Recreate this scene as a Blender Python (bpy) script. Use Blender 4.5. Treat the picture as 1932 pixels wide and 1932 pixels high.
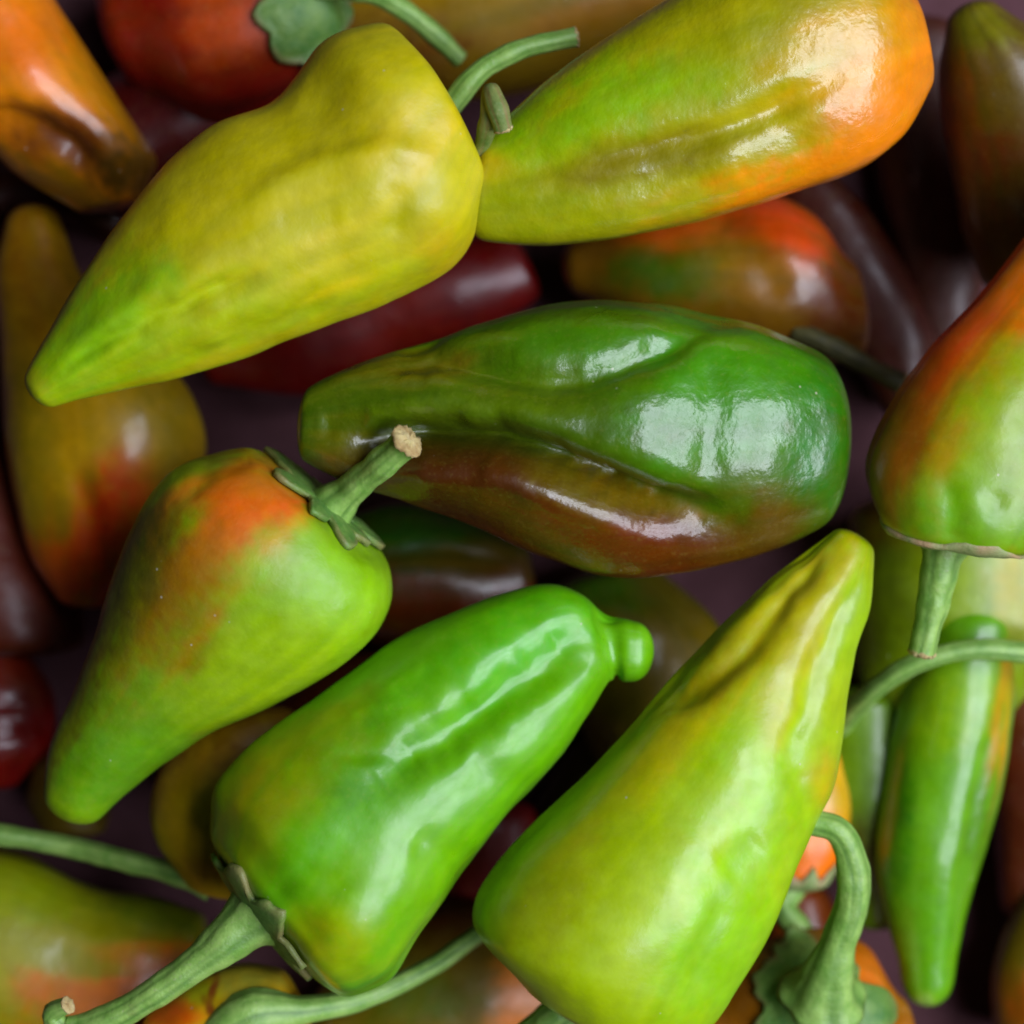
import bpy, math
import numpy as np
from mathutils import Vector
from mathutils.bvhtree import BVHTree

# ------------------------------------------------------------------ scene
for o in list(bpy.data.objects):
    bpy.data.objects.remove(o, do_unlink=True)
SC = bpy.context.scene
COL = SC.collection

U = 0.22 / 1932.0          # metres per layout unit: the frame shows about 22 cm of the pile
ZR = 700.0                 # height (layout units) of the upper layer of peppers
DIST = 4500.0              # lens above that layer
H = ZR + DIST

# camera: straight down over the pile
cd = bpy.data.cameras.new('camera')
cam = bpy.data.objects.new('camera', cd)
COL.objects.link(cam)
cam.location = (0, 0, H * U)
cam.rotation_euler = (0, 0, 0)
cd.sensor_width = 36.0
cd.angle = 2 * math.atan(966.0 / DIST)
cd.clip_start = 0.01
cd.clip_end = 50
cd.dof.use_dof = True
cd.dof.focus_distance = (H - 840) * U
cd.dof.aperture_fstop = 5.6
SC.camera = cam

# world: faint cool room light
w = bpy.data.worlds.new('World')
SC.world = w
w.use_nodes = True
bg = w.node_tree.nodes['Background']
bg.inputs[0].default_value = (0.50, 0.60, 0.85, 1)
bg.inputs[1].default_value = 0.006

# the paned skylight over the table: 2 x 3 panes of soft daylight
PANE_W, PANE_H, GAP = 0.42, 0.50, 0.07
LC = Vector((0.86, -0.06, 1.22))
aim = Vector((0, 0, 0.05))
nrm = (aim - LC).normalized()
q = nrm.to_track_quat('-Z', 'Y')
for i in range(3):
    for j in range(2):
        ld = bpy.data.lights.new('skylight_pane', 'AREA')
        ld.shape = 'RECTANGLE'
        ld.size = PANE_W
        ld.size_y = PANE_H
        ld.energy = 7.0
        ld.color = (0.80, 0.86, 1.0)
        lo = bpy.data.objects.new('skylight_pane', ld)
        COL.objects.link(lo)
        off = Vector(((i - 1) * (PANE_W + GAP), (j - 0.5) * (PANE_H + GAP), 0))
        lo.location = LC + q @ off
        lo.rotation_mode = 'QUATERNION'
        lo.rotation_quaternion = q

SC.view_settings.view_transform = 'Standard'
SC.view_settings.look = 'None'
SC.view_settings.exposure = 0.0
SC.view_settings.gamma = 1.0
SC.render.engine = 'CYCLES'
SC.cycles.max_bounces = 4
SC.cycles.filter_width = 1.9

# ------------------------------------------------------------------ helpers
rng = np.random.default_rng(7)
TAB = rng.random((32, 32, 32)) * 2 - 1

def vnoise(P):
    i = np.floor(P).astype(int)
    f = P - i
    f = f * f * f * (f * (f * 6 - 15) + 10)
    r = 0
    for dx in (0, 1):
        wx = f[..., 0] if dx else 1 - f[..., 0]
        for dy in (0, 1):
            wy = f[..., 1] if dy else 1 - f[..., 1]
            for dz in (0, 1):
                wz = f[..., 2] if dz else 1 - f[..., 2]
                r = r + wx * wy * wz * TAB[(i[..., 0] + dx) % 32, (i[..., 1] + dy) % 32, (i[..., 2] + dz) % 32]
    return r

def fbm(P, n=3):
    r, a, s = 0, 1.0, 1.0
    for k in range(n):
        r = r + a * vnoise(P * s + 7.3 * k)
        a *= 0.5
        s *= 2.03
    return r

def lin(c):
    c = np.asarray(c, float) / 255.0
    return np.where(c <= 0.04045, c / 12.92, ((c + 0.055) / 1.055) ** 2.4)

def to_world(x, y, z):
    k = (H - z) / DIST
    return np.array([(x - 966.0) * k, -(y - 966.0) * k, z])

def to_px(V):
    k = DIST / (H - V[..., 2])
    return V[..., 0] * k + 966.0, -V[..., 1] * k + 966.0

def hermite(ts, P, tq):
    P = np.asarray(P, float)
    n = len(ts)
    m = np.zeros_like(P)
    for i in range(n):
        a, b = max(i - 1, 0), min(i + 1, n - 1)
        m[i] = (P[b] - P[a]) / (ts[b] - ts[a])
    k = np.clip(np.searchsorted(ts, tq, side='right') - 1, 0, n - 2)
    h = (ts[k + 1] - ts[k])[:, None]
    s = ((tq - ts[k]) / (ts[k + 1] - ts[k]))[:, None]
    return ((2 * s**3 - 3 * s**2 + 1) * P[k] + (s**3 - 2 * s**2 + s) * h * m[k]
            + (-2 * s**3 + 3 * s**2) * P[k + 1] + (s**3 - s**2) * h * m[k + 1])

def seg_dist(x, y, line):
    d = np.full(x.shape, 1e9)
    tt = np.zeros(x.shape)
    L = [0.0]
    for a, b in zip(line[:-1], line[1:]):
        L.append(L[-1] + math.hypot(b[0] - a[0], b[1] - a[1]))
    for i, (a, b) in enumerate(zip(line[:-1], line[1:])):
        vx, vy = b[0] - a[0], b[1] - a[1]
        l2 = vx * vx + vy * vy
        s = np.clip(((x - a[0]) * vx + (y - a[1]) * vy) / l2, 0, 1)
        dd = np.hypot(x - a[0] - s * vx, y - a[1] - s * vy)
        m = dd < d
        d = np.where(m, dd, d)
        tt = np.where(m, (L[i] + s * math.sqrt(l2)) / L[-1], tt)
    return d, tt

def mesh_obj(name, V, F, mat, origin, parent=None, col=None, smooth=True):
    me = bpy.data.meshes.new(name)
    me.from_pydata(((np.asarray(V) - origin) * U).tolist(), [], F)
    if smooth:
        me.polygons.foreach_set('use_smooth', [True] * len(me.polygons))
    if col is not None:
        at = me.color_attributes.new('skin', 'FLOAT_COLOR', 'POINT')
        c4 = np.ones((len(V), 4), np.float32)
        c4[:, :3] = col
        at.data.foreach_set('color', c4.ravel())
    me.materials.append(mat)
    me.update()
    o = bpy.data.objects.new(name, me)
    COL.objects.link(o)
    if parent is None:
        o.location = Vector(origin * U)
    else:
        o.parent = parent
    return o

# ------------------------------------------------------------------ materials
def nt(name):
    m = bpy.data.materials.new(name)
    m.use_nodes = True
    t = m.node_tree
    return m, t, t.nodes['Principled BSDF']

def noise(t, scale, detail, vec, rough=0.5):
    n = t.nodes.new('ShaderNodeTexNoise')
    n.inputs['Scale'].default_value = scale
    n.inputs['Detail'].default_value = detail
    n.inputs['Roughness'].default_value = rough
    t.links.new(vec, n.inputs['Vector'])
    return n.outputs['Fac']

def mrange(t, v, a, b, c, d):
    n = t.nodes.new('ShaderNodeMapRange')
    for k, x in zip((1, 2, 3, 4), (a, b, c, d)):
        n.inputs[k].default_value = x
    t.links.new(v, n.inputs[0])
    return n.outputs[0]

def mixc(t, mode, fac, a, b):
    n = t.nodes.new('ShaderNodeMix')
    n.data_type = 'RGBA'
    n.blend_type = mode
    for s, v in ((n.inputs['Factor'], fac), (n.inputs['A'], a), (n.inputs['B'], b)):
        if isinstance(v, (int, float)):
            s.default_value = v
        elif isinstance(v, tuple):
            s.default_value = v
        else:
            t.links.new(v, s)
    return n.outputs['Result']

def skin_material(name, rough, wrinkle, dust, coat, sss=0.0):
    m, t, b = nt(name)
    tc = t.nodes.new('ShaderNodeTexCoord').outputs['Object']
    at = t.nodes.new('ShaderNodeAttribute')
    at.attribute_name = 'skin'
    c = at.outputs['Color']
    mott = mrange(t, noise(t, 260, 2, tc), 0.3, 0.7, 0.93, 1.07)
    cc = t.nodes.new('ShaderNodeCombineColor')
    for k in range(3):
        t.links.new(mott, cc.inputs[k])
    c = mixc(t, 'MULTIPLY', 1.0, c, cc.outputs[0])
    # yellowish flecks in the skin
    fl = mrange(t, noise(t, 900, 3, tc), 0.56, 0.72, 0.0, 0.07)
    c = mixc(t, 'MIX', fl, c, (0.42, 0.36, 0.06, 1))
    # pale dust specks
    v = t.nodes.new('ShaderNodeTexVoronoi')
    v.inputs['Scale'].default_value = 210
    t.links.new(tc, v.inputs['Vector'])
    sp = mrange(t, v.outputs['Distance'], 0.035, 0.075, 1.0, 0.0)
    pick = mrange(t, noise(t, 75, 2, tc), 0.55, 0.64, 0.0, dust)
    mu = t.nodes.new('ShaderNodeMath')
    mu.operation = 'MULTIPLY'
    t.links.new(sp, mu.inputs[0])
    t.links.new(pick, mu.inputs[1])
    c = mixc(t, 'MIX', mu.outputs[0], c, (0.55, 0.5, 0.36, 1))
    t.links.new(c, b.inputs['Base Color'])
    rg = mrange(t, noise(t, 150, 5, tc, 0.65), 0.3, 0.72, rough * 0.72, rough * 1.55)
    t.links.new(rg, b.inputs['Roughness'])
    b.inputs['IOR'].default_value = 1.48
    b.inputs['Specular IOR Level'].default_value = 0.42
    b.inputs['Coat Weight'].default_value = coat
    b.inputs['Coat Roughness'].default_value = rough * 0.55
    if sss:
        b.inputs['Subsurface Weight'].default_value = sss
        b.inputs['Subsurface Radius'].default_value = (1.0, 0.8, 0.2)
        b.inputs['Subsurface Scale'].default_value = 0.004
    # fine waxy wrinkles that break the window reflections
    n1 = noise(t, 420, 3, tc, 0.55)
    b1 = t.nodes.new('ShaderNodeBump')
    b1.inputs['Strength'].default_value = wrinkle
    b1.inputs['Distance'].default_value = 0.0006
    t.links.new(n1, b1.inputs['Height'])
    t.links.new(b1.outputs[0], b.inputs['Normal'])
    t.links.new(b1.outputs[0], b.inputs['Coat Normal'])
    return m

M_GLOSS = skin_material('pepper_skin_glossy', 0.36, 0.15, 0.6, 0.62)
M_WRINKLED = skin_material('pepper_skin_wrinkled', 0.32, 0.34, 0.6, 0.70)
M_SLEEK = skin_material('pepper_skin_sleek', 0.36, 0.08, 0.6, 0.40)
M_SATIN = skin_material('pepper_skin_satin', 0.40, 0.13, 0.8, 0.42)
M_WAXY = skin_material('pepper_skin_waxy', 0.46, 0.18, 0.9, 0.22)

def green_material(name, c0, c1, rough=0.5, rim=None):
    m, t, b = nt(name)
    tc = t.nodes.new('ShaderNodeTexCoord').outputs['Object']
    f = mrange(t, noise(t, 240, 5, tc, 0.6), 0.32, 0.68, 0.0, 1.0)
    c = mixc(t, 'MIX', f, tuple(lin(c0)) + (1,), tuple(lin(c1)) + (1,))
    fl = mrange(t, noise(t, 1300, 3, tc), 0.6, 0.75, 0.0, 0.35)
    c = mixc(t, 'MIX', fl, c, (0.42, 0.40, 0.24, 1))
    br = mrange(t, noise(t, 130, 4, tc, 0.6), 0.62, 0.72, 0.0, 0.32)
    c = mixc(t, 'MIX', br, c, (0.16, 0.11, 0.045, 1))
    if rim is not None:                                   # dried margin of the sepals, darker grooves along stems
        at = t.nodes.new('ShaderNodeAttribute')
        at.attribute_name = 'skin'
        c = mixc(t, 'MIX', at.outputs['Fac'], c, tuple(lin(rim)) + (1,))
    t.links.new(c, b.inputs['Base Color'])
    b.inputs['Roughness'].default_value = rough
    b.inputs['Subsurface Weight'].default_value = 0.1
    b.inputs['Subsurface Radius'].default_value = (0.8, 1.0, 0.3)
    b.inputs['Subsurface Scale'].default_value = 0.002
    bp = t.nodes.new('ShaderNodeBump')
    bp.inputs['Strength'].default_value = 0.5
    bp.inputs['Distance'].default_value = 0.0005
    t.links.new(noise(t, 900, 5, tc, 0.65), bp.inputs['Height'])
    t.links.new(bp.outputs[0], b.inputs['Normal'])
    return m

M_STEM = green_material('stem_green', (114, 158, 64), (156, 190, 96), 0.42, (60, 104, 36))
M_STEM_OLIVE = green_material('stem_olive', (62, 62, 26), (96, 92, 44), 0.6, (48, 46, 18))
M_CALYX = green_material('calyx_green', (70, 118, 44), (112, 146, 62), 0.5, (124, 118, 66))
M_CALYX_PALE = green_material('calyx_pale', (112, 138, 72), (150, 156, 100), 0.6, (170, 140, 100))
M_CALYX_DRY = green_material('calyx_dry', (78, 112, 40), (128, 134, 66), 0.65, (140, 100, 66))
M_CUT = green_material('stem_cut', (150, 116, 66), (206, 188, 130), 0.85)
M_CORK = green_material('corky_scar', (120, 78, 52), (158, 116, 82), 0.85)

m, t, b = nt('mauve_tray')
tc = t.nodes.new('ShaderNodeTexCoord').outputs['Object']
f = mrange(t, noise(t, 35, 6, tc, 0.6), 0.3, 0.7, 0.0, 1.0)
c = mixc(t, 'MIX', f, tuple(lin((70, 40, 42))) + (1,), tuple(lin((96, 62, 68))) + (1,))
t.links.new(c, b.inputs['Base Color'])
b.inputs['Roughness'].default_value = 0.85
b.inputs['Specular IOR Level'].default_value = 0.2
bp = t.nodes.new('ShaderNodeBump')
bp.inputs['Strength'].default_value = 0.3
bp.inputs['Distance'].default_value = 0.0006
t.links.new(noise(t, 700, 4, tc), bp.inputs['Height'])
t.links.new(bp.outputs[0], b.inputs['Normal'])
M_TRAY = m

# ------------------------------------------------------------------ the table top
V, F = [], []
N = 40
for i in range(N + 1):
    for j in range(N + 1):
        x, y = (i / N - 0.5) * 12000, (j / N - 0.5) * 12000
        V.append((x, y, 3 * math.sin(x / 310) * math.cos(y / 270)))
for i in range(N):
    for j in range(N):
        a = i * (N + 1) + j
        F.append((a, a + N + 1, a + N + 2, a + 1))
gr = mesh_obj('table_top', V, F, M_TRAY, np.zeros(3))
gr['kind'] = 'structure'

# ------------------------------------------------------------------ pepper parts
def body(stations, z0, z1, cap0, cap1, p0=2.0, p1=2.6, tilt0=0, tilt1=0, kz=0.9, dents=(), bumps=(),
         lobes=0.03, nz=3.6, seed=0, dimple=0.0, nth=112, nmid=110, zmid=None, flat=2.0, js=(1, 1)):
    st = np.asarray(stations, float)
    Lp, Rp = st[:, 0:2], st[:, 2:4]
    C, Hv = (Lp + Rp) / 2, (Rp - Lp) / 2
    ts = np.concatenate([[0], np.cumsum(np.maximum(np.linalg.norm(np.diff(C, axis=0), axis=1), 8))])
    ts = ts / ts[-1]
    tq = np.linspace(0, 1, nmid)
    D = hermite(ts, np.hstack([C, Hv]), tq)
    for _ in range(3):                                    # soften the profile
        D[1:-1] = 0.25 * D[:-2] + 0.5 * D[1:-1] + 0.25 * D[2:]
    z = z0 + (z1 - z0) * tq
    if zmid is not None:
        z = z + (zmid - (z0 + z1) / 2) * np.sin(np.pi * tq)
    rows = []                                             # centre, half vector, up vector
    cen = np.array([to_world(D[i, 0], D[i, 1], z[i]) for i in range(nmid)])
    hv = np.array([np.array([D[i, 2], -D[i, 3], 0]) * (H - z[i]) / DIST for i in range(nmid)])
    hw = np.linalg.norm(hv, axis=1)
    hd = hv / hw[:, None]
    ax = np.cross(hd, [0, 0, 1.0])
    dirv = np.gradient(cen, axis=0)
    sg = np.sign((ax * dirv).sum(1).mean())
    ax = ax * sg
    tilt = np.radians(-tilt0 + (tilt1 + tilt0) * tq)      # positive tilt1 lifts the end face to the viewer
    n = np.cos(tilt)[:, None] * ax + np.sin(tilt)[:, None] * np.array([0, 0, 1.0])
    up = np.cos(tilt)[:, None] * np.array([0, 0, 1.0]) - np.sin(tilt)[:, None] * ax
    nc = 26
    ph = np.radians(np.linspace(88.5, 0, nc + 1)[:-1])
    def cap(i, e, p, s, dm):
        out = []
        for a in ph:
            ss, rho = math.sin(a) ** (2 / p), max(math.cos(a), 1e-4) ** (2 / p)
            off = e * ss - dm * math.exp(-(rho / 0.34) ** 2)
            out.append((cen[i] + s * n[i] * off, hd[i] * hw[i] * rho, up[i], hw[i] * rho))
        return out
    for r in cap(0, cap0, p0, -1, 0):
        rows.append(r)
    for i in range(nmid):
        rows.append((cen[i], hd[i] * hw[i], up[i], hw[i]))
    for r in reversed(cap(nmid - 1, cap1, p1, 1, dimple)):
        rows.append(r)
    th = np.linspace(0, 2 * np.pi, nth, endpoint=False)
    ct, sn = np.cos(th), np.sin(th)
    if flat != 2.0:
        ct = np.sign(ct) * np.abs(ct) ** (2 / flat)
        sn = np.sign(sn) * np.abs(sn) ** (2 / flat)
    nr = len(rows)
    G = np.zeros((nr, nth, 3))
    lr = np.random.default_rng(seed + 11)
    p3, p2 = lr.random(2) * 6.28
    for i, (cc, hh, uu, ww) in enumerate(rows):
        tt = i / nr
        f = 1 + lobes * np.cos(3 * th + p3 + 1.2 * tt) + lobes * 0.4 * np.cos(5 * th + p2 - 2 * tt)
        f = np.where(np.abs(sn) < 0.25, 1 + (f - 1) * (np.abs(sn) / 0.25), f)
        G[i] = cc + (ct * f)[:, None] * hh + (sn * f * ww * kz)[:, None] * uu
    wj = np.zeros(nr)
    for c0, wd, it in ((nc, 9, js[0]), (nr - nc, 9, js[1])):
        wj = np.maximum(wj, it * np.exp(-((np.arange(nr) - c0) / wd) ** 2))
    wj[:3] = 0
    wj[-3:] = 0
    for _ in range(40):
        Sm = G.copy()
        Sm[1:-1] = 0.5 * G[1:-1] + 0.25 * (G[:-2] + G[2:])
        G = G + (Sm - G) * wj[:, None, None]
    def normals(G):
        du = np.roll(G, -1, 1) - np.roll(G, 1, 1)
        dv = np.gradient(G, axis=0)
        Nn = np.cross(du, dv)
        Nn /= np.linalg.norm(Nn, axis=2, keepdims=True) + 1e-9
        if ((G - G.mean(axis=(0, 1))) * Nn).sum() < 0:
            Nn = -Nn
        return Nn
    Nn = normals(G)
    endw = np.ones(nr)
    endw[:nc] = np.linspace(0.15, 1, nc)
    endw[-nc:] = np.linspace(1, 0.15, nc)
    dsp = (fbm(G / 150.0 + seed * 3.7, 2) * nz + fbm(G / 55.0 + seed * 1.9, 2) * nz * 0.22) * endw[:, None]
    x, y = to_px(G)
    jx = fbm(G / 60.0 + 31.0 + seed, 2) * 6
    face = np.clip(Nn[..., 2] * 2.2 + 0.35, 0, 1)
    for (line, depth, wd) in dents:
        d, tt = seg_dist(x + jx, y + jx, line)
        prof = np.clip(np.minimum(tt, 1 - tt) * 5 + 0.25, 0, 1)
        dsp = dsp - depth * np.exp(-(d / wd) ** 2) * prof * face
    for (bx, by, br, bh) in bumps:
        dsp = dsp + bh * np.exp(-((x - bx) ** 2 + (y - by) ** 2) / br ** 2) * face
    G = G + Nn * dsp[..., None]
    V = G.reshape(-1, 3)
    idx = np.arange(nr * nth).reshape(nr, nth)
    a, b_ = idx[:-1], idx[1:]
    F = np.stack([a, np.roll(a, -1, 1), np.roll(b_, -1, 1), b_], -1).reshape(-1, 4)
    if sg > 0:
        F = F[:, ::-1]
    V = np.vstack([V, G[0].mean(0), G[-1].mean(0)])
    F = F.tolist()
    k0, k1 = len(V) - 2, len(V) - 1
    for j in range(nth):
        j2 = (j + 1) % nth
        F.append([k0, j, j2] if sg > 0 else [k0, j2, j])
        q0, q1 = idx[-1, j], idx[-1, j2]
        F.append([k1, int(q1), int(q0)] if sg > 0 else [k1, int(q0), int(q1)])
    ang = np.concatenate([np.tile(th, nr), [0, 0]])
    tal = np.concatenate([np.repeat(np.linspace(0, 1, nr), nth), [0, 1]])
    body.streak = np.stack([np.cos(ang) * 3.2, np.sin(ang) * 3.2, tal * 1.8 + seed], -1)
    return V, F

def paint(V, base, patches, seed):
    """ripening colours of the skin: base colour plus blotches, warped by noise"""
    x, y = to_px(V)
    wx = fbm(V / 90.0 + seed * 2.1, 3)
    wy = fbm(V / 90.0 + seed * 2.1 + 50, 3)
    stk = fbm(body.streak, 4)                             # ripening runs along the lobes
    stf = fbm(body.streak * np.array([2.6, 2.6, 1.0]) + 17, 3)
    wx = wx + 0.9 * stk
    wy = wy + 0.9 * stk
    fin = fbm(V / 17.0 + seed, 3)
    col = np.tile(lin(base), (len(V), 1))
    for pt in patches:
        if pt[0] == 'below':                              # everything past a fold line
            _, line, c, soft, st = pt
            lx, ly = [q[0] for q in line], [q[1] for q in line]
            dd = y + stf * 8 - np.interp(x, lx, ly)
            wgt = (st / (1 + np.exp(-np.clip(dd / soft, -40, 40))))[:, None]
            col = col * (1 - wgt) + lin(c) * wgt
            continue
        px, py, rx, ry, ang, c, st = pt
        a = math.radians(ang)
        sx, sy = x + wx * 0.22 * rx - px, y + wy * 0.22 * ry - py
        uu = (sx * math.cos(a) + sy * math.sin(a)) / rx
        vv = (-sx * math.sin(a) + sy * math.cos(a)) / ry
        wgt = st * np.exp(-(uu * uu + vv * vv) ** 1.7)
        wgt = np.clip(wgt + wgt * (1 - wgt) * (0.7 * fin + 0.6 * stf), 0, 1)[:, None]
        col = col * (1 - wgt) + lin(c) * wgt
    col = col * (1 + stf[:, None] * np.array([0.08, 0.03, 0.0]))
    v = 1 + 0.05 * fbm(V / 60.0 + seed + 90, 3) + 0.05 * stf
    col = col * v[:, None] * np.array([1.16, 1.0, 0.55])
    lum = (col * np.array([0.3, 0.6, 0.1])).sum(1, keepdims=True)
    return np.clip(lum + (col - lum) * 1.10, 0.001, 0.9)

def tube(line, ridges=5, amp=0.065, n=56, k=40, seed=0):
    L = np.asarray(line, float)
    W = np.array([to_world(*r[:3]) for r in L])
    ts = np.concatenate([[0], np.cumsum(np.linalg.norm(np.diff(W, axis=0), axis=1))])
    ts /= ts[-1]
    Q = hermite(ts, np.hstack([W, L[:, 3:4] * 0.93]), np.linspace(0, 1, n))
    P, R = Q[:, :3], Q[:, 3]
    T = np.gradient(P, axis=0)
    T /= np.linalg.norm(T, axis=1, keepdims=True)
    e = np.cross(T[0], [0.3, 0.2, 1.0])
    e /= np.linalg.norm(e)
    V, tone, th = [], [], np.linspace(0, 2 * np.pi, k, endpoint=False)
    for i in range(n):
        e = e - T[i] * e.dot(T[i])
        e /= np.linalg.norm(e)
        g = np.cross(T[i], e)
        gro = np.exp(-((((th + 0.5 * i / n) * ridges / 6.2832) % 1.0 - 0.5) / 0.14) ** 2)
        sw = 1 + 0.10 * math.exp(-((i / n - 1) / 0.05) ** 2) + 0.06 * math.sin(i * 0.33 + seed) * math.sin(i * 0.11)
        rr = R[i] * sw * (1.03 - amp * gro)
        tone.append(np.clip(0.5 * gro + 0.35 * fbm(np.stack([np.cos(th) * 4, np.sin(th) * 4, np.full(k, i * 0.07 + seed)], -1), 3), 0, 1))
        V.append(P[i] + (np.cos(th) * rr)[:, None] * e + (np.sin(th) * rr)[:, None] * g)
    V = np.array(V)
    V = V + (fbm(V / 38.0 + seed, 2) * (0.07 * R[:, None]))[..., None] * ((V - P[:, None]) / R[:, None, None])
    idx = np.arange(n * k).reshape(n, k)
    a, b_ = idx[:-1], idx[1:]
    F = np.stack([a, np.roll(a, -1, 1), np.roll(b_, -1, 1), b_], -1).reshape(-1, 4).tolist()
    end = V[-1]
    VV = np.vstack([V.reshape(-1, 3), V[0].mean(0)])
    for j in range(k):
        F.append([len(VV) - 1, (j + 1) % k, j])
    tone = np.concatenate([np.array(tone).ravel(), [0]])
    return VV, F, end, T[-1], np.repeat(tone[:, None], 3, 1)

def cut_disc(ring, d, rough=0.30, seed=0, dome=0.22):
    c = ring.mean(0)
    r0 = np.linalg.norm(ring - c, axis=1).mean()
    k = len(ring)
    V, F = [], []
    lv = [(-0.12, 1.02), (0.0, 1.06), (0.10, 0.95), (dome * 0.8, 0.6), (dome, 0.25)]
    lr = np.random.default_rng(seed)
    for h, s in lv:
        V.append(c + (ring - c) * s + d * r0 * (h + rough * (lr.random((k, 1)) - 0.5)))
    V = np.vstack(V + [(c + d * r0 * dome)[None]])
    for a in range(len(lv) - 1):
        for j in range(k):
            j2 = (j + 1) % k
            F.append([a * k + j, a * k + j2, (a + 1) * k + j2, (a + 1) * k + j])
    a = (len(lv) - 1) * k
    for j in range(k):
        F.append([a + j, a + (j + 1) % k, len(V) - 1])
    return V, F

def calyx_mesh(c, n, R, bvh=None, lift=1, cup=0.25, lobes=6, depth=0.22, squash=(1, 1), th=14, seed=0, up=(0, 0, 1), jag=0.06):
    C = to_world(*c)
    n = np.asarray(n, float)
    n /= np.linalg.norm(n)
    e1 = np.cross(np.asarray(up, float), n)
    e1 /= np.linalg.norm(e1)
    e2 = np.cross(n, e1)
    k, m_ = 96, 16
    ph = np.linspace(0, 2 * np.pi, k, endpoint=False)
    lr = np.random.default_rng(seed)
    hs = lr.random(lobes)
    hl = 0.55 + 0.45 * hs
    fr = (ph / 6.2832 * lobes + 0.35 * np.sin(ph + seed)) % lobes
    tri = 1 - np.abs((fr % 1.0) * 2 - 1)
    rim = 1 - depth + depth * tri ** 0.75 * hl[np.floor(fr).astype(int) % lobes]
    cir = np.stack([np.cos(ph) * 3.1, np.sin(ph) * 3.1, np.full(k, seed * 1.7)], -1)
    rim = rim + jag * fbm(cir, 3)
    def sheet(off):
        out = []
        for i in range(m_ + 1):
            r = i / m_
            rr = r * rim * R
            hgt = -cup * R * (r ** 2.4) + 0.035 * R * np.cos(lobes * ph) * r + off * (1 - 0.5 * r)
            P = C + np.outer(np.cos(ph) * rr * squash[0], e1) + np.outer(np.sin(ph) * rr * squash[1], e2) + np.outer(hgt, n)
            P = P + np.outer(fbm(P / 30.0 + seed, 2) * 3.0 * r, n)
            out.append(P)
        return np.array(out)
    A, B = sheet(th), sheet(-th)
    if bvh is not None:                                   # lay the sepals on the pepper's shoulder
        curl = np.linspace(0, 1, m_ + 1)[:, None] ** 3 * (0.5 + 0.5 * np.sin(ph * 3 + seed)) * 4
        Bn, last = B.copy(), np.zeros(k)
        for i in range(m_ + 1):
            for j in range(k):
                P = B[i, j]
                O = P - n * ((P - C) @ n) + n * 400
                hit = bvh.ray_cast(Vector(O), Vector(-n), 400 + cup * R)
                hh = (np.array(hit[0]) - C) @ n if hit[0] is not None else -cup * R
                hh = max(hh, -cup * R)
                last[j] = max(hh, last[j] - 0.09 * R) if i else hh
                Bn[i, j] = P - n * ((P - C) @ n) + n * (last[j] + lift + curl[i, j])
        A = Bn + (A - B) * 0.75
        B = Bn
    V = np.vstack([A.reshape(-1, 3), B.reshape(-1, 3)])
    N0 = (m_ + 1) * k
    F = []
    for i in range(m_):
        for j in range(k):
            j2 = (j + 1) % k
            F.append([i * k + j, (i + 1) * k + j, (i + 1) * k + j2, i * k + j2])
            F.append([N0 + i * k + j, N0 + i * k + j2, N0 + (i + 1) * k + j2, N0 + (i + 1) * k + j])
    for j in range(k):
        j2 = (j + 1) % k
        F.append([m_ * k + j, N0 + m_ * k + j, N0 + m_ * k + j2, m_ * k + j2])
    rr_ = np.repeat(np.arange(m_ + 1) / m_, k)
    edge = np.clip((rr_ - 0.86) / 0.12, 0, 1) * np.clip(0.55 + 0.8 * np.tile(fbm(cir * 1.7 + 9, 2), m_ + 1), 0, 1)
    return V, F, np.repeat(np.concatenate([edge, edge])[:, None], 3, 1)

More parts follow.
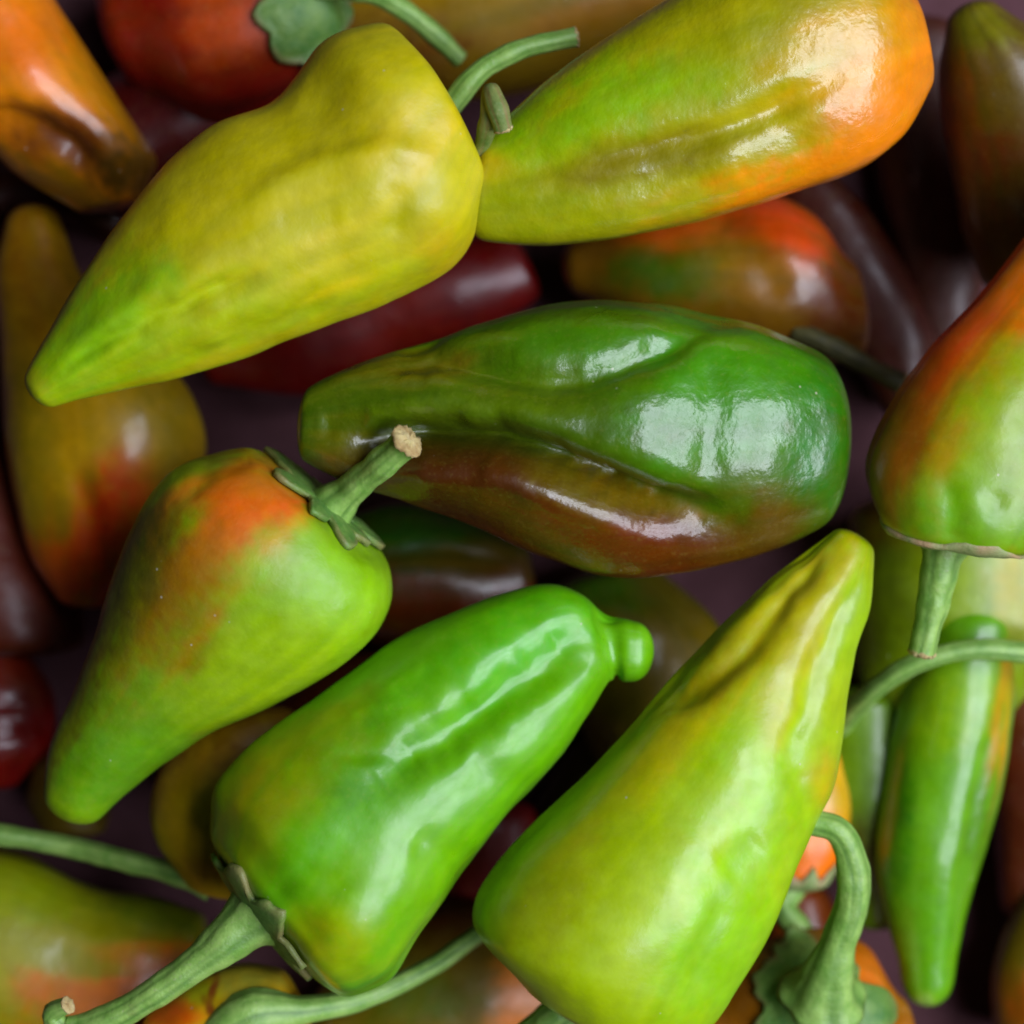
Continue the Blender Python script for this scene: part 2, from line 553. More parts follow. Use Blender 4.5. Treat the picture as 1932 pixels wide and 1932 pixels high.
SEED = [0]
LIFT = 200
def pepper(label, st, z0, z1, cap0, cap1, base, patches=(), mat=None, stem=None, stem_mat=None, cut=True,
           calyx=None, calyx_mat=None, hi=True, knob=None, **kw):
    SEED[0] += 1
    sd = SEED[0]
    z0, z1 = z0 + LIFT, z1 + LIFT
    if stem is not None:
        stem = [(a, b_, c_ + LIFT, d_) for a, b_, c_, d_ in stem]
    if calyx is not None:
        calyx = dict(calyx, c=(calyx['c'][0], calyx['c'][1], calyx['c'][2] + LIFT))
    if not hi:
        kw.setdefault('nth', 72)
        kw.setdefault('nmid', 64)
    V, F = body(st, z0, z1, cap0, cap1, seed=sd, **kw)
    zmin = V[:, 2].min()
    if zmin < 4:                                          # rests on the table
        V[:, 2] += 4 - zmin
    org = np.array([V[:, 0].mean(), V[:, 1].mean(), V[:, 2].min()])
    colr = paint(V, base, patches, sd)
    mat = mat or M_SATIN
    if stem is None and calyx is None:
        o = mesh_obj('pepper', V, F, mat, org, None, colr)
    else:
        o = bpy.data.objects.new('pepper', None)
        o.empty_display_size = 0.01
        COL.objects.link(o)
        o.location = Vector(org * U)
        mesh_obj('body', V, F, mat, org, o, colr)
        if knob is not None:
            Vk, Fk = body(knob[0], knob[1] + LIFT, knob[2] + LIFT, knob[3], knob[4], seed=sd + 60, nz=2, lobes=0.05, nth=64, nmid=40, p1=2.0)
            mesh_obj('knob', Vk, Fk, mat, org, o, paint(Vk, knob[5], [], sd))
        if calyx is not None:
            Vc, Fc, Cc = calyx_mesh(seed=sd, bvh=BVHTree.FromPolygons([tuple(v) for v in V], F), **calyx)
            mesh_obj('calyx', Vc, Fc, calyx_mat or M_CALYX, org, o, Cc)
        if stem is not None:
            Vs, Fs, ring, d, Cs = tube(stem, seed=sd)
            so = mesh_obj('stem', Vs, Fs, stem_mat or M_STEM, org, o, Cs)
            if cut:
                Vd, Fd = cut_disc(ring, d, seed=sd)
                mesh_obj('cut_end', Vd, Fd, M_CUT, org, so)
            else:
                Vd, Fd = cut_disc(ring, d, seed=sd)
                mesh_obj('cut_end', Vd, Fd, stem_mat or M_STEM, org, so)
    o['label'] = label
    o['category'] = 'pepper'
    o['group'] = 'peppers heaped in the pile'
    return o

# ------------------------------------------------------------------ palette
YOL, LIME, GRN, DKG = (166, 156, 10), (122, 172, 12), (66, 146, 8), (30, 92, 8)
ORG, ORR, RED, BRN = (216, 116, 0), (196, 62, 6), (150, 26, 8), (104, 56, 6)
OLV, YEL, DRD = (112, 112, 4), (196, 172, 16), (92, 12, 6)

# ------------------------------------------------------------------ upper layer
pepper('large yellow-olive pepper at upper left, its greener pointed tip at lower left',
       [(54, 694, 116, 762), (110, 590, 235, 737), (215, 430, 360, 706), (310, 312, 500, 660), (405, 240, 640, 605),
        (505, 204, 765, 557), (560, 148, 852, 505), (622, 72, 895, 440), (705, 50, 908, 372)],
       540, 540, 32, 36, (172, 174, 42),
       [(180, 640, 190, 120, -40, (124, 184, 46), .95), (400, 620, 380, 80, -22, (148, 178, 36), .75),
        (620, 500, 120, 50, -25, (188, 178, 52), .6), (760, 250, 120, 90, 0, (180, 170, 36), .6),
        (60, 720, 30, 30, 0, (150, 160, 30), .6), (850, 480, 70, 60, 0, (178, 160, 30), .6)],
       M_WAXY, dents=[([(130, 690), (260, 615), (380, 555), (470, 520)], 19, 17), ([(330, 690), (480, 625), (640, 560)], 6, 20),
                      ([(560, 190), (700, 230), (850, 250)], 10, 60), ([(760, 350), (740, 450)], 7, 26), ([(520, 420), (650, 400)], 6, 26),
                      ([(460, 385), (560, 335), (640, 300), (730, 278), (830, 300)], -10, 24), ([(130, 690), (230, 600), (380, 500), (480, 440)], -9, 34), ([(330, 650), (470, 580), (620, 520)], -7, 24)],
       bumps=[(700, 330, 70, 8), (830, 390, 60, 9), (600, 350, 60, 6)], kz=0.8,
       stem=[(800, 265, 440, 30), (846, 205, 455, 25), (905, 135, 470, 22), (985, 92, 470, 21), (1085, 70, 450, 19)],
       p1=2.8, dimple=18, tilt1=-8)

pepper('big glossy pepper at upper right, green at left and orange at its broad right end',
       [(935, 245, 912, 452), (1010, 172, 1040, 461), (1120, 90, 1170, 446), (1250, 4, 1330, 410), (1390, -65, 1480, 366),
        (1530, -110, 1620, 312), (1640, -90, 1712, 240), (1705, -20, 1752, 170)],
       520, 500, 28, 18, (150, 156, 14),
       [(1700, 150, 170, 320, 20, (204, 124, 14), .95), (1560, 330, 330, 70, -18, (214, 132, 0), .9), (1100, 200, 240, 60, -25, (116, 168, 16), .8),
        (1000, 390, 200, 70, -5, (128, 150, 8), .7), (1200, 300, 200, 45, -10, (112, 112, 4), .8), (1540, 60, 160, 130, 0, (176, 150, 6), .7),
        (900, 310, 50, 30, 0, (168, 150, 70), .6), (1420, 20, 160, 60, -30, (130, 140, 6), .6)],
       M_WRINKLED, dents=[([(930, 330), (1080, 300), (1200, 280), (1330, 260), (1450, 215), (1560, 150)], 20, 26),
                       ([(1000, 355), (1180, 345), (1300, 320)], 8, 30), ([(1470, 200), (1530, 300)], 5, 34)],
       bumps=[(1100, 230, 90, 8), (1600, 200, 110, 8), (1370, 300, 60, 10), (1420, 120, 110, 12)], kz=0.78, flat=2.45,
       stem=[(905, 290, 560, 18), (922, 225, 640, 18), (926, 172, 660, 17), (938, 205, 672, 20), (950, 244, 656, 17)],
       stem_mat=M_CALYX_DRY, p0=2.6)

pepper('green pepper lying sideways in the middle with deep folds and a brown lower lobe',
       [(588, 726, 578, 874), (680, 682, 670, 915), (800, 650, 790, 945), (920, 607, 905, 990), (1050, 572, 1020, 1045),
        (1180, 568, 1150, 1085), (1310, 585, 1280, 1078), (1420, 608, 1400, 1055), (1480, 630, 1470, 1030), (1525, 655, 1520, 1005)],
       530, 460, 22, 82, (64, 92, 14),
       [(1380, 720, 210, 200, 0, (64, 130, 24), .95), (1000, 690, 220, 50, 10, (78, 108, 12), .8), (1050, 640, 250, 60, -5, (62, 116, 14), .8),
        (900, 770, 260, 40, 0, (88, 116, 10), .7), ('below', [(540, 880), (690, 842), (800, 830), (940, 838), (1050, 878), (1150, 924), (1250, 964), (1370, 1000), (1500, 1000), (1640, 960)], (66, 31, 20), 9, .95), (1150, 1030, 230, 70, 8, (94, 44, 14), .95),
        (1120, 925, 110, 50, 20, (96, 92, 8), .6), (1450, 1000, 180, 60, -10, (86, 62, 6), .9), (800, 690, 160, 30, -5, (100, 92, 8), .7),
        (1230, 940, 130, 22, 25, (118, 92, 6), .6), (640, 830, 60, 70, 0, (92, 92, 30), .5), (1560, 850, 80, 180, 0, (34, 104, 8), .7)],
       M_WRINKLED, dents=[([(690, 700), (820, 672), (920, 698), (1020, 722), (1110, 716), (1210, 676), (1340, 606)], 32, 36), ([(760, 685), (820, 672), (920, 698), (1020, 722), (1110, 716), (1210, 676), (1300, 630)], 9, 14),
                       ([(690, 835), (800, 826), (940, 832), (1050, 872), (1150, 918), (1250, 958), (1370, 985)], 86, 36), ([(700, 832), (800, 826), (940, 832), (1050, 872), (1150, 918), (1250, 958)], 55, 17),
                       ([(1345, 660), (1345, 780), (1335, 920)], 9, 34), ([(600, 800), (700, 790)], 10, 26), ([(740, 875), (860, 872), (980, 888), (1080, 935), (1180, 985)], -18, 30), ([(720, 770), (860, 765), (1000, 790), (1120, 830)], -10, 30)],
       bumps=[(980, 890, 110, 20), (820, 880, 100, 24), (1200, 810, 120, 22), (1450, 830, 100, 8), (800, 765, 110, 16), (980, 775, 110, 22)], kz=0.82, p1=2.1)

pepper('red-blushed green pepper at left with its calyx and thick stem pointing up right',
       [(86, 1478, 206, 1526), (96, 1400, 280, 1466), (142, 1305, 382, 1393), (190, 1185, 496, 1337), (226, 1060, 612, 1272),
        (286, 935, 702, 1200), (356, 866, 738, 1132), (462, 842, 736, 1086)],
       420, 500, 52, 16, (122, 162, 20),
       [(250, 1430, 190, 110, -60, (84, 144, 22), .85), (440, 980, 170, 105, -40, (218, 92, 18), .92), (330, 1130, 150, 190, 20, (140, 104, 12), .85),
        (400, 870, 130, 40, -10, (88, 96, 8), .8), (640, 1130, 130, 110, -30, (124, 182, 22), .85), (250, 1080, 60, 170, 20, (60, 80, 6), .8),
        (520, 1250, 160, 70, -30, (140, 180, 26), .8), (500, 900, 60, 50, 0, (150, 110, 8), .5), (130, 1380, 40, 180, 25, (92, 96, 6), .8)],
       M_WAXY, dents=[([(330, 950), (400, 880), (500, 855)], 9, 20), ([(620, 1010), (700, 1060)], 6, 20)],
       stem=[(594, 984, 505, 84), (608, 970, 510, 62), (628, 953, 525, 45), (664, 921, 560, 34), (718, 876, 620, 29), (768, 832, 665, 31)],
       calyx=dict(c=(612, 955, 505), n=(0.66, 0.70, 0.16), R=158, cup=0.3, lobes=7, depth=0.48, jag=0.14),
       p1=2.6, tilt1=8, dimple=8, kz=0.92)

pepper('bright green pepper at bottom centre with a knobbed tip and calyx at lower left',
       [(402, 1556, 668, 1880), (402, 1495, 734, 1850), (450, 1430, 790, 1760), (560, 1340, 880, 1640), (700, 1240, 960, 1535),
        (830, 1165, 1050, 1435), (960, 1115, 1115, 1342), (1045, 1100, 1146, 1290), (1108, 1126, 1158, 1284), (1144, 1162, 1163, 1274), (1174, 1166, 1172, 1288), (1196, 1172, 1188, 1288)],
       520, 470, 40, 42, (98, 166, 12),
       [(450, 1520, 130, 200, 30, (146, 150, 12), .8), (640, 1780, 90, 60, -20, (200, 160, 30), .8), (620, 1600, 170, 100, -30, (84, 156, 6), .7),
        (720, 1720, 200, 90, -45, (112, 172, 10), .8), (700, 1420, 110, 120, 0, (58, 122, 6), .6), (620, 1380, 120, 60, -40, (116, 144, 12), .8),  # dark green over the left dent puts shade into the colour
        (980, 1220, 200, 120, -40, (72, 160, 14), .6), (700, 1860, 120, 40, -20, (84, 160, 24), .8)],
       M_SLEEK, dents=[([(720, 1470), (830, 1395), (930, 1325), (1030, 1255), (1130, 1185)], 34, 42), ([(690, 1330), (700, 1440)], 12, 60),
                       ([(1138, 1140), (1152, 1200), (1160, 1290)], 8, 20), ([(560, 1620), (640, 1700)], 8, 50), ([(500, 1660), (600, 1790)], 8, 30), ([(780, 1590), (900, 1640)], 9, 44), ([(880, 1440), (1010, 1500)], 8, 40), ([(980, 1140), (1000, 1260)], 5, 40), ([(760, 1280), (800, 1340)], 5, 40)],
       bumps=[(720, 1690, 90, 14), (890, 1240, 90, 10), (590, 1560, 70, 6), (640, 1790, 60, 10), (960, 1480, 60, 6)],
       stem=[(492, 1722, 545, 88), (476, 1734, 552, 68), (450, 1754, 560, 52), (400, 1796, 570, 39), (310, 1860, 570, 31), (205, 1922, 555, 28), (120, 1940, 550, 26),
             (98, 1912, 560, 20), (128, 1896, 580, 15)],
       calyx=dict(c=(476, 1738, 535), n=(-0.80, -0.60, 0.22), R=168, cup=0.4, lobes=6, depth=0.34, jag=0.12),
       p0=2.3, p1=2.0, js=(1, 0.04), tilt0=14, kz=0.85, nmid=170)

pepper('yellow-green pepper at bottom right of centre, folded narrow tip pointing up right',
       [(1568, 1004, 1648, 1050), (1490, 1060, 1648, 1122), (1400, 1140, 1614, 1230), (1300, 1238, 1592, 1350), (1200, 1355, 1572, 1470),
        (1100, 1467, 1530, 1565), (1000, 1562, 1487, 1660), (925, 1650, 1440, 1765), (894, 1715, 1390, 1852), (905, 1775, 1340, 1935), (985, 1842, 1280, 1985)],
       480, 520, 22, 26, (150, 184, 12),
       [(1500, 1150, 90, 220, 30, (168, 164, 14), .85), (1250, 1360, 160, 90, -50, (176, 174, 24), .8), (1330, 1270, 120, 50, -40, (140, 134, 24), .7),
        (1550, 1330, 60, 260, 12, (146, 172, 6), .7), (1350, 1750, 120, 200, 20, (124, 186, 10), .85), (1000, 1700, 130, 130, 0, (130, 150, 4), .8),
        (1100, 1530, 150, 50, -50, (152, 162, 14), .6), (1440, 1500, 120, 160, 20, (132, 190, 14), .7), (1600, 1060, 60, 60, 0, (164, 160, 10), .7), (1620, 1150, 40, 130, 18, (136, 178, 16), .8), (1560, 1480, 40, 60, 0, (176, 160, 4), .7)],
       M_SATIN, dents=[([(1556, 1030), (1460, 1152), (1400, 1235), (1290, 1305), (1220, 1330)], 22, 30), ([(1648, 1060), (1602, 1135), (1552, 1220), (1525, 1310), (1490, 1430)], 12, 24),
                       ([(1440, 1585), (1360, 1640)], 8, 44), ([(1370, 1700), (1300, 1860)], 7, 22), ([(1500, 1450), (1530, 1540)], 8, 20)],
       bumps=[(1380, 1430, 90, 12), (1260, 1640, 100, 10), (1440, 1240, 60, 8)],
       stem=[(1120, 1880, 430, 42), (1070, 1905, 420, 40), (1010, 1950, 400, 38), (950, 2010, 390, 34)],
       p1=2.6, kz=0.82)

pepper('orange and green pepper at right edge, calyx and pale-ended stem pointing down',
       [(2040, 300, 2280, 400), (1940, 445, 2220, 540), (1850, 560, 2150, 655), (1760, 662, 2095, 760), (1692, 755, 2062, 860), (1647, 845, 2032, 930),  # top stations lengthened out of frame to shade the upper right gap
        (1638, 905, 2000, 980), (1662, 978, 1962, 1026)],
       470, 520, 40, 22, (130, 140, 8),
       [(1800, 640, 120, 220, 40, (186, 74, 0), .95), (1690, 850, 70, 160, 20, (128, 82, 4), .9), (1840, 760, 60, 160, 20, (176, 134, 4), .7), (1850, 980, 140, 90, 0, (88, 156, 10), .85),
        (1900, 850, 90, 160, 15, (120, 160, 16), .8), (1960, 500, 90, 140, 0, (196, 110, 0), .8)],
       M_SATIN, dents=[([(1790, 900), (1800, 1030)], 8, 24), ([(1850, 930), (1900, 960)], 7, 22)], bumps=[(1850, 985, 60, 8), (1740, 990, 50, 5), (1890, 760, 110, 14)],
       stem=[(1788, 1005, 500, 70), (1783, 1030, 500, 52), (1777, 1055, 500, 42), (1762, 1130, 490, 33), (1738, 1232, 470, 25)],
       calyx=dict(c=(1806, 1020, 500), n=(-0.12, -0.98, 0.06), R=158, lift=-5, th=13, jag=0.03, cup=0.35, lobes=6, depth=0.1, squash=(1, 0.9)), calyx_mat=M_CALYX_PALE,
       p1=2.6, tilt1=-12, kz=0.78, flat=2.3)

# ------------------------------------------------------------------ middle and lower layers
LIFT = 0
pepper('orange pepper cut by the upper left corner with a dark sunken fold',
       [(-190, -70, 60, -75), (-165, 60, 140, 60), (-120, 200, 222, 185), (-30, 272, 276, 265), (60, 345, 298, 312), (140, 386, 270, 362)],
       400, 330, 60, 22, (204, 130, 4),
       [(40, 60, 120, 90, 0, (200, 112, 18), .9), (220, 200, 60, 220, -30, (164, 124, 2), .8), (130, 270, 110, 60, 25, (96, 52, 8), .95), (120, 350, 170, 30, 30, (120, 96, 2), .8), (240, 320, 70, 60, 0, (70, 56, 4), .8)],
       M_GLOSS, dents=[([(-20, 225), (60, 235), (130, 275), (180, 330)], 34, 34)], bumps=[(60, 120, 70, 10)])

pepper('red-orange pepper at top left with a broad green calyx and curved green stem',
       [(205, -70, 290, 175), (330, -125, 400, 235), (460, -150, 540, 200), (560, -130, 650, 120)],
       240, 280, 60, 30, (112, 34, 8),
       [(420, 40, 110, 110, 0, (172, 76, 18), .85), (260, 100, 80, 150, 0, (120, 20, 6), .8), (450, 180, 160, 60, 0, (130, 30, 6), .7)],  # orange blotch paints the upper highlight into the skin
       M_SATIN, stem=[(600, -30, 430, 34), (690, -18, 470, 25), (760, 18, 470, 23), (820, 66, 450, 22), (868, 112, 425, 18)], cut=False,
       calyx=dict(c=(585, 10, 470), n=(0.25, 0.1, 0.95), R=115, cup=0.8, lobes=5, depth=0.25, up=(0, 1, 0)))

pepper('shaded olive-yellow pepper behind the curved stems at top centre',
       [(600, -20, 640, 150), (760, -60, 820, 190), (950, -130, 1010, 170), (1150, -190, 1220, 100), (1300, -220, 1380, 20)],
       210, 210, 60, 60, (140, 118, 2), [(760, 110, 140, 90, 0, (104, 66, 4), .8), (1150, 20, 200, 60, -15, (150, 110, 2), .7)], M_WAXY, hi=False)

pepper('dim olive and red pepper at left under the yellow-olive tip, red blunt end down',
       [(8, 432, 116, 424), (-8, 520, 155, 515), (0, 640, 265, 640), (8, 740, 360, 740), (18, 850, 388, 856), (42, 980, 335, 1000), (72, 1075, 272, 1085), (108, 1120, 218, 1126)],
       230, 270, 48, 26, (176, 146, 14),
       [(150, 1060, 130, 130, 0, (212, 84, 14), .95), (230, 950, 70, 110, 20, (204, 64, 20), .8), (60, 880, 60, 200, -8, (136, 128, 8), .7), (330, 800, 90, 160, 0, (120, 112, 10), .7), (50, 500, 100, 120, 0, (140, 100, 8), .7)],
       M_SATIN, dents=[([(140, 880), (180, 1010), (200, 1100)], 12, 26)])

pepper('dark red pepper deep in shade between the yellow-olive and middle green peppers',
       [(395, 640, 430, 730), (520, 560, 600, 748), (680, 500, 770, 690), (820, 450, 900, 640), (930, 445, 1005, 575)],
       110, 110, 40, 40, (104, 12, 6), [(760, 600, 120, 60, -30, (140, 36, 14), .8)], M_SATIN, hi=False)  # lighter red blotch is a highlight put into the colour

pepper('orange and dark green shiny pepper tucked under the big orange-ended pepper',
       [(1088, 450, 1104, 560), (1200, 400, 1220, 640), (1330, 370, 1350, 665), (1450, 368, 1470, 685), (1540, 415, 1570, 690), (1592, 490, 1618, 680)],
       210, 230, 40, 30, (116, 84, 4),
       [(1480, 430, 120, 60, 30, (200, 76, 6), .9), (1280, 430, 110, 50, -10, (196, 92, 6), .9), (1280, 530, 140, 60, 0, (50, 90, 6), .85), (1440, 520, 120, 60, 20, (130, 96, 4), .6), (1590, 590, 70, 110, 0, (90, 40, 6), .8)],
       M_GLOSS, dents=[([(1340, 400), (1420, 480), (1480, 560)], 10, 30)], bumps=[(1490, 500, 80, 12)],
       stem=[(1500, 625, 330, 24), (1545, 642, 345, 23), (1620, 682, 340, 22), (1700, 722, 320, 22)], stem_mat=M_STEM_OLIVE)

pepper('long dark olive-brown pepper cut by the upper right corner',
       [(1786, 55, 1890, 20), (1772, 130, 1985, 80), (1780, 230, 2060, 190), (1800, 330, 2085, 310), (1818, 430, 2085, 430), (1850, 510, 2060, 520)],
       480, 330, 36, 50, (84, 70, 10),
       [(1850, 60, 80, 50, 0, (104, 110, 10), .8), (1800, 200, 50, 120, -10, (110, 60, 6), .8), (1880, 290, 90, 60, 0, (96, 46, 14), .8), (1900, 420, 110, 90, 0, (70, 40, 10), .8)], M_SATIN)

pepper('added near-black maroon filler pepper beside the shiny orange and dark green one',
       [(1440, 330, 1540, 300), (1490, 440, 1640, 400), (1540, 560, 1720, 530), (1600, 670, 1760, 640), (1660, 760, 1760, 740)], 95, 95, 50, 50, (58, 20, 12), [], M_WAXY, hi=False)  # added filler for the dark band at the edge of the gap

pepper('added dull purple-brown filler pepper, dark as shaded tray, left of the long dark olive-brown one',
       [(1640, 80, 1830, 90), (1640, 220, 1850, 230), (1660, 380, 1860, 380), (1700, 530, 1850, 530), (1730, 640, 1830, 640)], 60, 60, 60, 60, (64, 30, 30), [], M_WAXY, hi=False, kz=0.6)  # added filler, its dark colour stands in for shaded tray

pepper('added dark red-brown filler pepper in shade between the slim chili and the right edge',
       [(1850, 1240, 2080, 1260), (1860, 1400, 2090, 1400), (1870, 1560, 2080, 1560), (1880, 1690, 2010, 1690)], 110, 110, 50, 50, (84, 36, 24), [], M_WAXY, hi=False)  # added filler that darkens the strip along the right edge

pepper('added dark brown-red filler pepper on the left edge between the red one and the red blunt end',
       [(-120, 880, 40, 860), (-130, 1000, 90, 990), (-120, 1120, 150, 1110), (-80, 1200, 170, 1200)], 80, 80, 50, 40, (86, 32, 14), [], M_WAXY, hi=False)  # added filler hiding table that would look too light here

pepper('added black-brown filler pepper in the gap between the corner orange pepper and the dim olive one',
       [(-140, 330, -100, 460), (20, 300, 60, 420), (180, 330, 220, 470)], 80, 80, 50, 50, (50, 18, 10), [], M_SATIN, hi=False)  # added filler, near-black colour keeps this gap dark

pepper('added dark brown filler pepper under the gap between the two long green peppers at lower left',
       [(380, 1420, 440, 1560), (560, 1300, 640, 1460), (740, 1180, 820, 1330), (880, 1100, 960, 1240)], 75, 75, 50, 50, (78, 34, 12), [], M_SATIN, hi=False)  # added filler to darken the gap above it

pepper('added dark green-brown filler pepper below the gap between the knobbed and yellow-green peppers',
       [(960, 1600, 1100, 1690), (1060, 1440, 1210, 1540), (1150, 1330, 1290, 1420)], 85, 85, 50, 50, (46, 44, 8), [], M_SATIN, hi=False)  # added filler, coloured dark to deepen the gap

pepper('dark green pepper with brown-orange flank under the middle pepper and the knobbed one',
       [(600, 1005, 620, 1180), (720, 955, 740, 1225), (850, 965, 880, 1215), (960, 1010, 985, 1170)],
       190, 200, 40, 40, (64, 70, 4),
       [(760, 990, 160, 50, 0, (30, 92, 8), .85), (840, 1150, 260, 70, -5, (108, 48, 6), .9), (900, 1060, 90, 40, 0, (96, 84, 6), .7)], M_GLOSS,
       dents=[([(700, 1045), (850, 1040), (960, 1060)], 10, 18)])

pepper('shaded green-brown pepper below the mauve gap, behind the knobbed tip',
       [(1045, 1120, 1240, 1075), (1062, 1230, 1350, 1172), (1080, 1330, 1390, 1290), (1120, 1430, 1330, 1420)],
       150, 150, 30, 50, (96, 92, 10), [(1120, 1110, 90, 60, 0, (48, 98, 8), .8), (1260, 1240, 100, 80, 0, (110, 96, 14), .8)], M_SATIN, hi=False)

pepper('added nearly black red filler pepper deep in the gap below the red-orange one',
       [(170, 180, 250, 420), (260, 130, 340, 380), (380, 90, 460, 330)], 90, 90, 60, 60, (70, 10, 6), [], M_SATIN, hi=False)  # added filler, black-red so the gap reads as deep shade

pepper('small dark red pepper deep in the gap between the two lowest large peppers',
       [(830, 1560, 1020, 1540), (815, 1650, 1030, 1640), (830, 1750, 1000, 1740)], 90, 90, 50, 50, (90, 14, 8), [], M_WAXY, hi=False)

pepper('olive-brown pepper behind the knobbed green one, thin stem running to the left edge',
       [(330, 1400, 560, 1345), (288, 1500, 600, 1450), (300, 1590, 600, 1600), (350, 1662, 560, 1685)],
       420, 420, 30, 20, (186, 160, 22), [(330, 1520, 80, 120, 0, (150, 132, 14), .7), (450, 1400, 140, 50, -20, (120, 84, 10), .7)], M_WAXY,
       stem=[(400, 1668, 410, 36), (350, 1652, 410, 28), (250, 1628, 390, 23), (130, 1598, 345, 22), (0, 1574, 360, 23), (-70, 1566, 360, 24)], hi=False)

pepper('yellow-green to orange pepper in the lower left corner',
       [(-100, 1590, -130, 1950), (40, 1618, 0, 1985), (180, 1678, 150, 2010), (290, 1692, 270, 2000), (370, 1716, 350, 1960)],
       260, 250, 60, 30, (134, 140, 2),
       [(260, 1860, 170, 70, -20, (212, 116, 0), .9), (150, 1900, 150, 70, 0, (176, 104, 2), .8), (300, 1720, 130, 40, 10, (84, 110, 4), .8), (60, 1680, 120, 70, 0, (120, 146, 2), .7)], M_SATIN,
       dents=[([(150, 1730), (280, 1750), (370, 1760)], 8, 30)])

pepper('pale yellow-orange pepper with a corky scar at bottom left, long stem curving right',
       [(290, 1905, 300, 2080), (370, 1850, 400, 2110), (450, 1822, 520, 2110), (520, 1828, 600, 2080)],
       560, 570, 30, 26, (206, 172, 80),
       [(330, 1920, 50, 40, 0, (226, 104, 20), .9), (375, 1870, 40, 40, 0, (170, 190, 60), .8), (470, 1850, 80, 50, 0, (150, 160, 90), .8), (402, 1870, 9, 40, 12, (124, 62, 46), .9), (395, 1905, 10, 26, -30, (124, 62, 46), .8)], M_SATIN,
       stem=[(395, 2000, 590, 74), (425, 1955, 640, 62), (480, 1912, 660, 48), (570, 1906, 640, 31), (680, 1886, 590, 24), (800, 1832, 530, 21), (885, 1775, 480, 20), (950, 1725, 450, 20)])

pepper('brown-green pepper with an orange end below the lowest centre peppers',
       [(620, 1850, 640, 2050), (760, 1725, 800, 2060), (900, 1690, 930, 2040), (1020, 1720, 1060, 2010)], 170, 170, 50, 40, (104, 92, 4),
       [(980, 1870, 60, 110, 0, (180, 110, 4), .9), (820, 1740, 120, 60, 0, (84, 44, 6), .8), (760, 1880, 110, 60, 0, (76, 104, 6), .7)], M_WAXY, hi=False)

LIFT = 130
pepper('brown-orange pepper in the lower right, green star calyx up and tall hooked stem',
       [(1335, 1850, 1340, 2060), (1430, 1785, 1450, 2100), (1550, 1755, 1580, 2110), (1640, 1790, 1680, 2080), (1692, 1880, 1712, 2010)],
       220, 220, 30, 26, (140, 92, 6),
       [(1640, 1830, 70, 60, 0, (196, 112, 2), .9), (1380, 1880, 110, 60, 0, (128, 84, 4), .8), (1480, 1790, 110, 40, 0, (92, 76, 4), .8)], M_SATIN,
       stem=[(1553, 1882, 410, 92), (1557, 1864, 430, 66), (1565, 1835, 455, 49), (1584, 1775, 490, 38), (1608, 1700, 520, 34), (1606, 1622, 545, 31), (1578, 1566, 560, 29), (1524, 1550, 560, 22)],
       calyx=dict(c=(1545, 1885, 425), n=(0.05, 0.25, 0.97), R=172, cup=0.9, lobes=5, depth=0.42, jag=0.12, up=(0, 1, 0)))

LIFT = 0
pepper('small yellow-orange pepper peeping out behind the hooked stem',
       [(1420, 1400, 1588, 1425), (1430, 1500, 1604, 1512), (1442, 1600, 1592, 1600), (1452, 1652, 1566, 1650)], 260, 290, 40, 16, (204, 146, 2),
       [(1540, 1640, 90, 60, 0, (220, 112, 2), .9), (1590, 1500, 50, 60, 0, (180, 156, 2), .8)], M_SATIN,
       stem=[(1500, 1668, 280, 30), (1475, 1710, 290, 29), (1505, 1750, 300, 28), (1538, 1785, 300, 25)],
       calyx=dict(c=(1512, 1664, 290), n=(0.0, -0.9, 0.35), R=78, cup=0.5, lobes=6, depth=0.35), calyx_mat=M_CALYX_PALE, hi=False, tilt1=10)

pepper('small brown pepper in shade behind the foot of the hooked stem',
       [(1450, 1690, 1572, 1700), (1435, 1780, 1600, 1785), (1440, 1880, 1610, 1885)], 100, 100, 40, 40, (128, 64, 4), [], M_SATIN, hi=False)

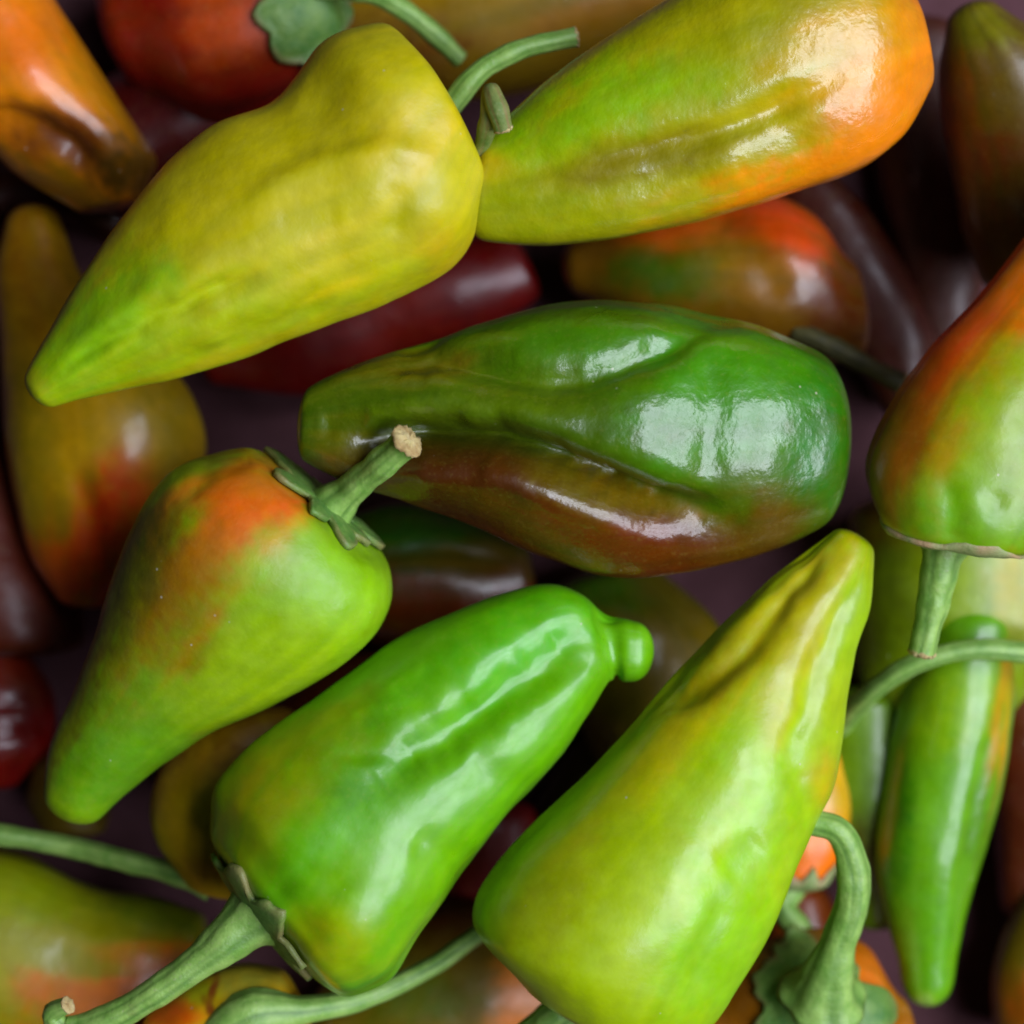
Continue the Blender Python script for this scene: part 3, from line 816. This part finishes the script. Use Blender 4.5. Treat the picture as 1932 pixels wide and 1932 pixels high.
pepper('slim green chili at lower right pointing straight down, orange stripe on its flank',
       [(1748, 1185, 1918, 1188), (1716, 1268, 1916, 1274), (1688, 1370, 1908, 1380), (1664, 1500, 1888, 1500), (1656, 1620, 1854, 1620), (1674, 1740, 1820, 1740), (1698, 1830, 1802, 1830)],
       340, 310, 60, 74, (92, 152, 16),
       [(1890, 1360, 18, 160, 8, (180, 130, 10), .8), (1790, 1320, 120, 90, 0, (122, 164, 16), .7), (1740, 1780, 90, 120, 0, (84, 150, 14), .7), (1850, 1560, 26, 120, 12, (70, 116, 10), .7), (1745, 1890, 22, 22, 0, (130, 176, 110), .8), (1690, 1500, 30, 200, 0, (46, 118, 8), .7)],  # pale blotch at the tip is a highlight painted into the skin
       M_GLOSS, dents=[([(1884, 1330), (1862, 1440), (1832, 1580), (1808, 1720)], 8, 17)], lobes=0.015, p1=2.2)

pepper('yellow-green pepper behind the downward stem at right edge',
       [(1602, 970, 2000, 950), (1600, 1050, 2010, 1060), (1604, 1160, 2000, 1180), (1612, 1270, 1950, 1280), (1640, 1350, 1880, 1370)],
       200, 190, 50, 40, (116, 148, 12), [(1660, 1100, 80, 200, 0, (88, 108, 4), .8), (1910, 1110, 60, 90, 0, (150, 150, 6), .6), (1640, 980, 80, 60, 0, (110, 92, 2), .7)], M_SATIN)

pepper('dark green pepper in shade left of the slim chili, pale stem arching right',
       [(1540, 1330, 1720, 1330), (1540, 1440, 1740, 1440), (1556, 1560, 1730, 1560), (1600, 1700, 1710, 1700)], 230, 200, 40, 60, (92, 132, 12), [(1660, 1620, 60, 80, 0, (60, 50, 6), .7)], M_SATIN,
       stem=[(1570, 1400, 240, 26), (1598, 1352, 330, 24), (1655, 1296, 430, 22), (1735, 1248, 480, 21), (1830, 1226, 490, 21), (1940, 1232, 480, 22), (2020, 1250, 470, 22)], hi=False)

pepper('glossy red pepper cut by the left edge in shade',
       [(-110, 1240, 50, 1228), (-140, 1310, 100, 1300), (-140, 1400, 96, 1400), (-110, 1465, 42, 1468)], 130, 130, 26, 26, (112, 14, 10), [(60, 1260, 70, 60, 0, (130, 50, 10), .7)], M_GLOSS, hi=False,
       dents=[([(-20, 1365), (100, 1360)], 14, 24)])

pepper('dim olive pepper under the pointed tip of the red-blushed green one',
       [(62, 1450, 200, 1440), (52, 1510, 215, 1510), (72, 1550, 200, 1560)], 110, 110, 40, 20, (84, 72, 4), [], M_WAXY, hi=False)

pepper('olive pepper with orange blush cut by the lower right corner',
       [(1935, 1690, 2150, 1690), (1892, 1780, 2150, 1780), (1875, 1870, 2150, 1870), (1890, 1980, 2150, 1980)], 190, 190, 40, 40, (120, 104, 4), [(1932, 1900, 60, 70, 0, (176, 100, 4), .8)], M_SATIN, hi=False)
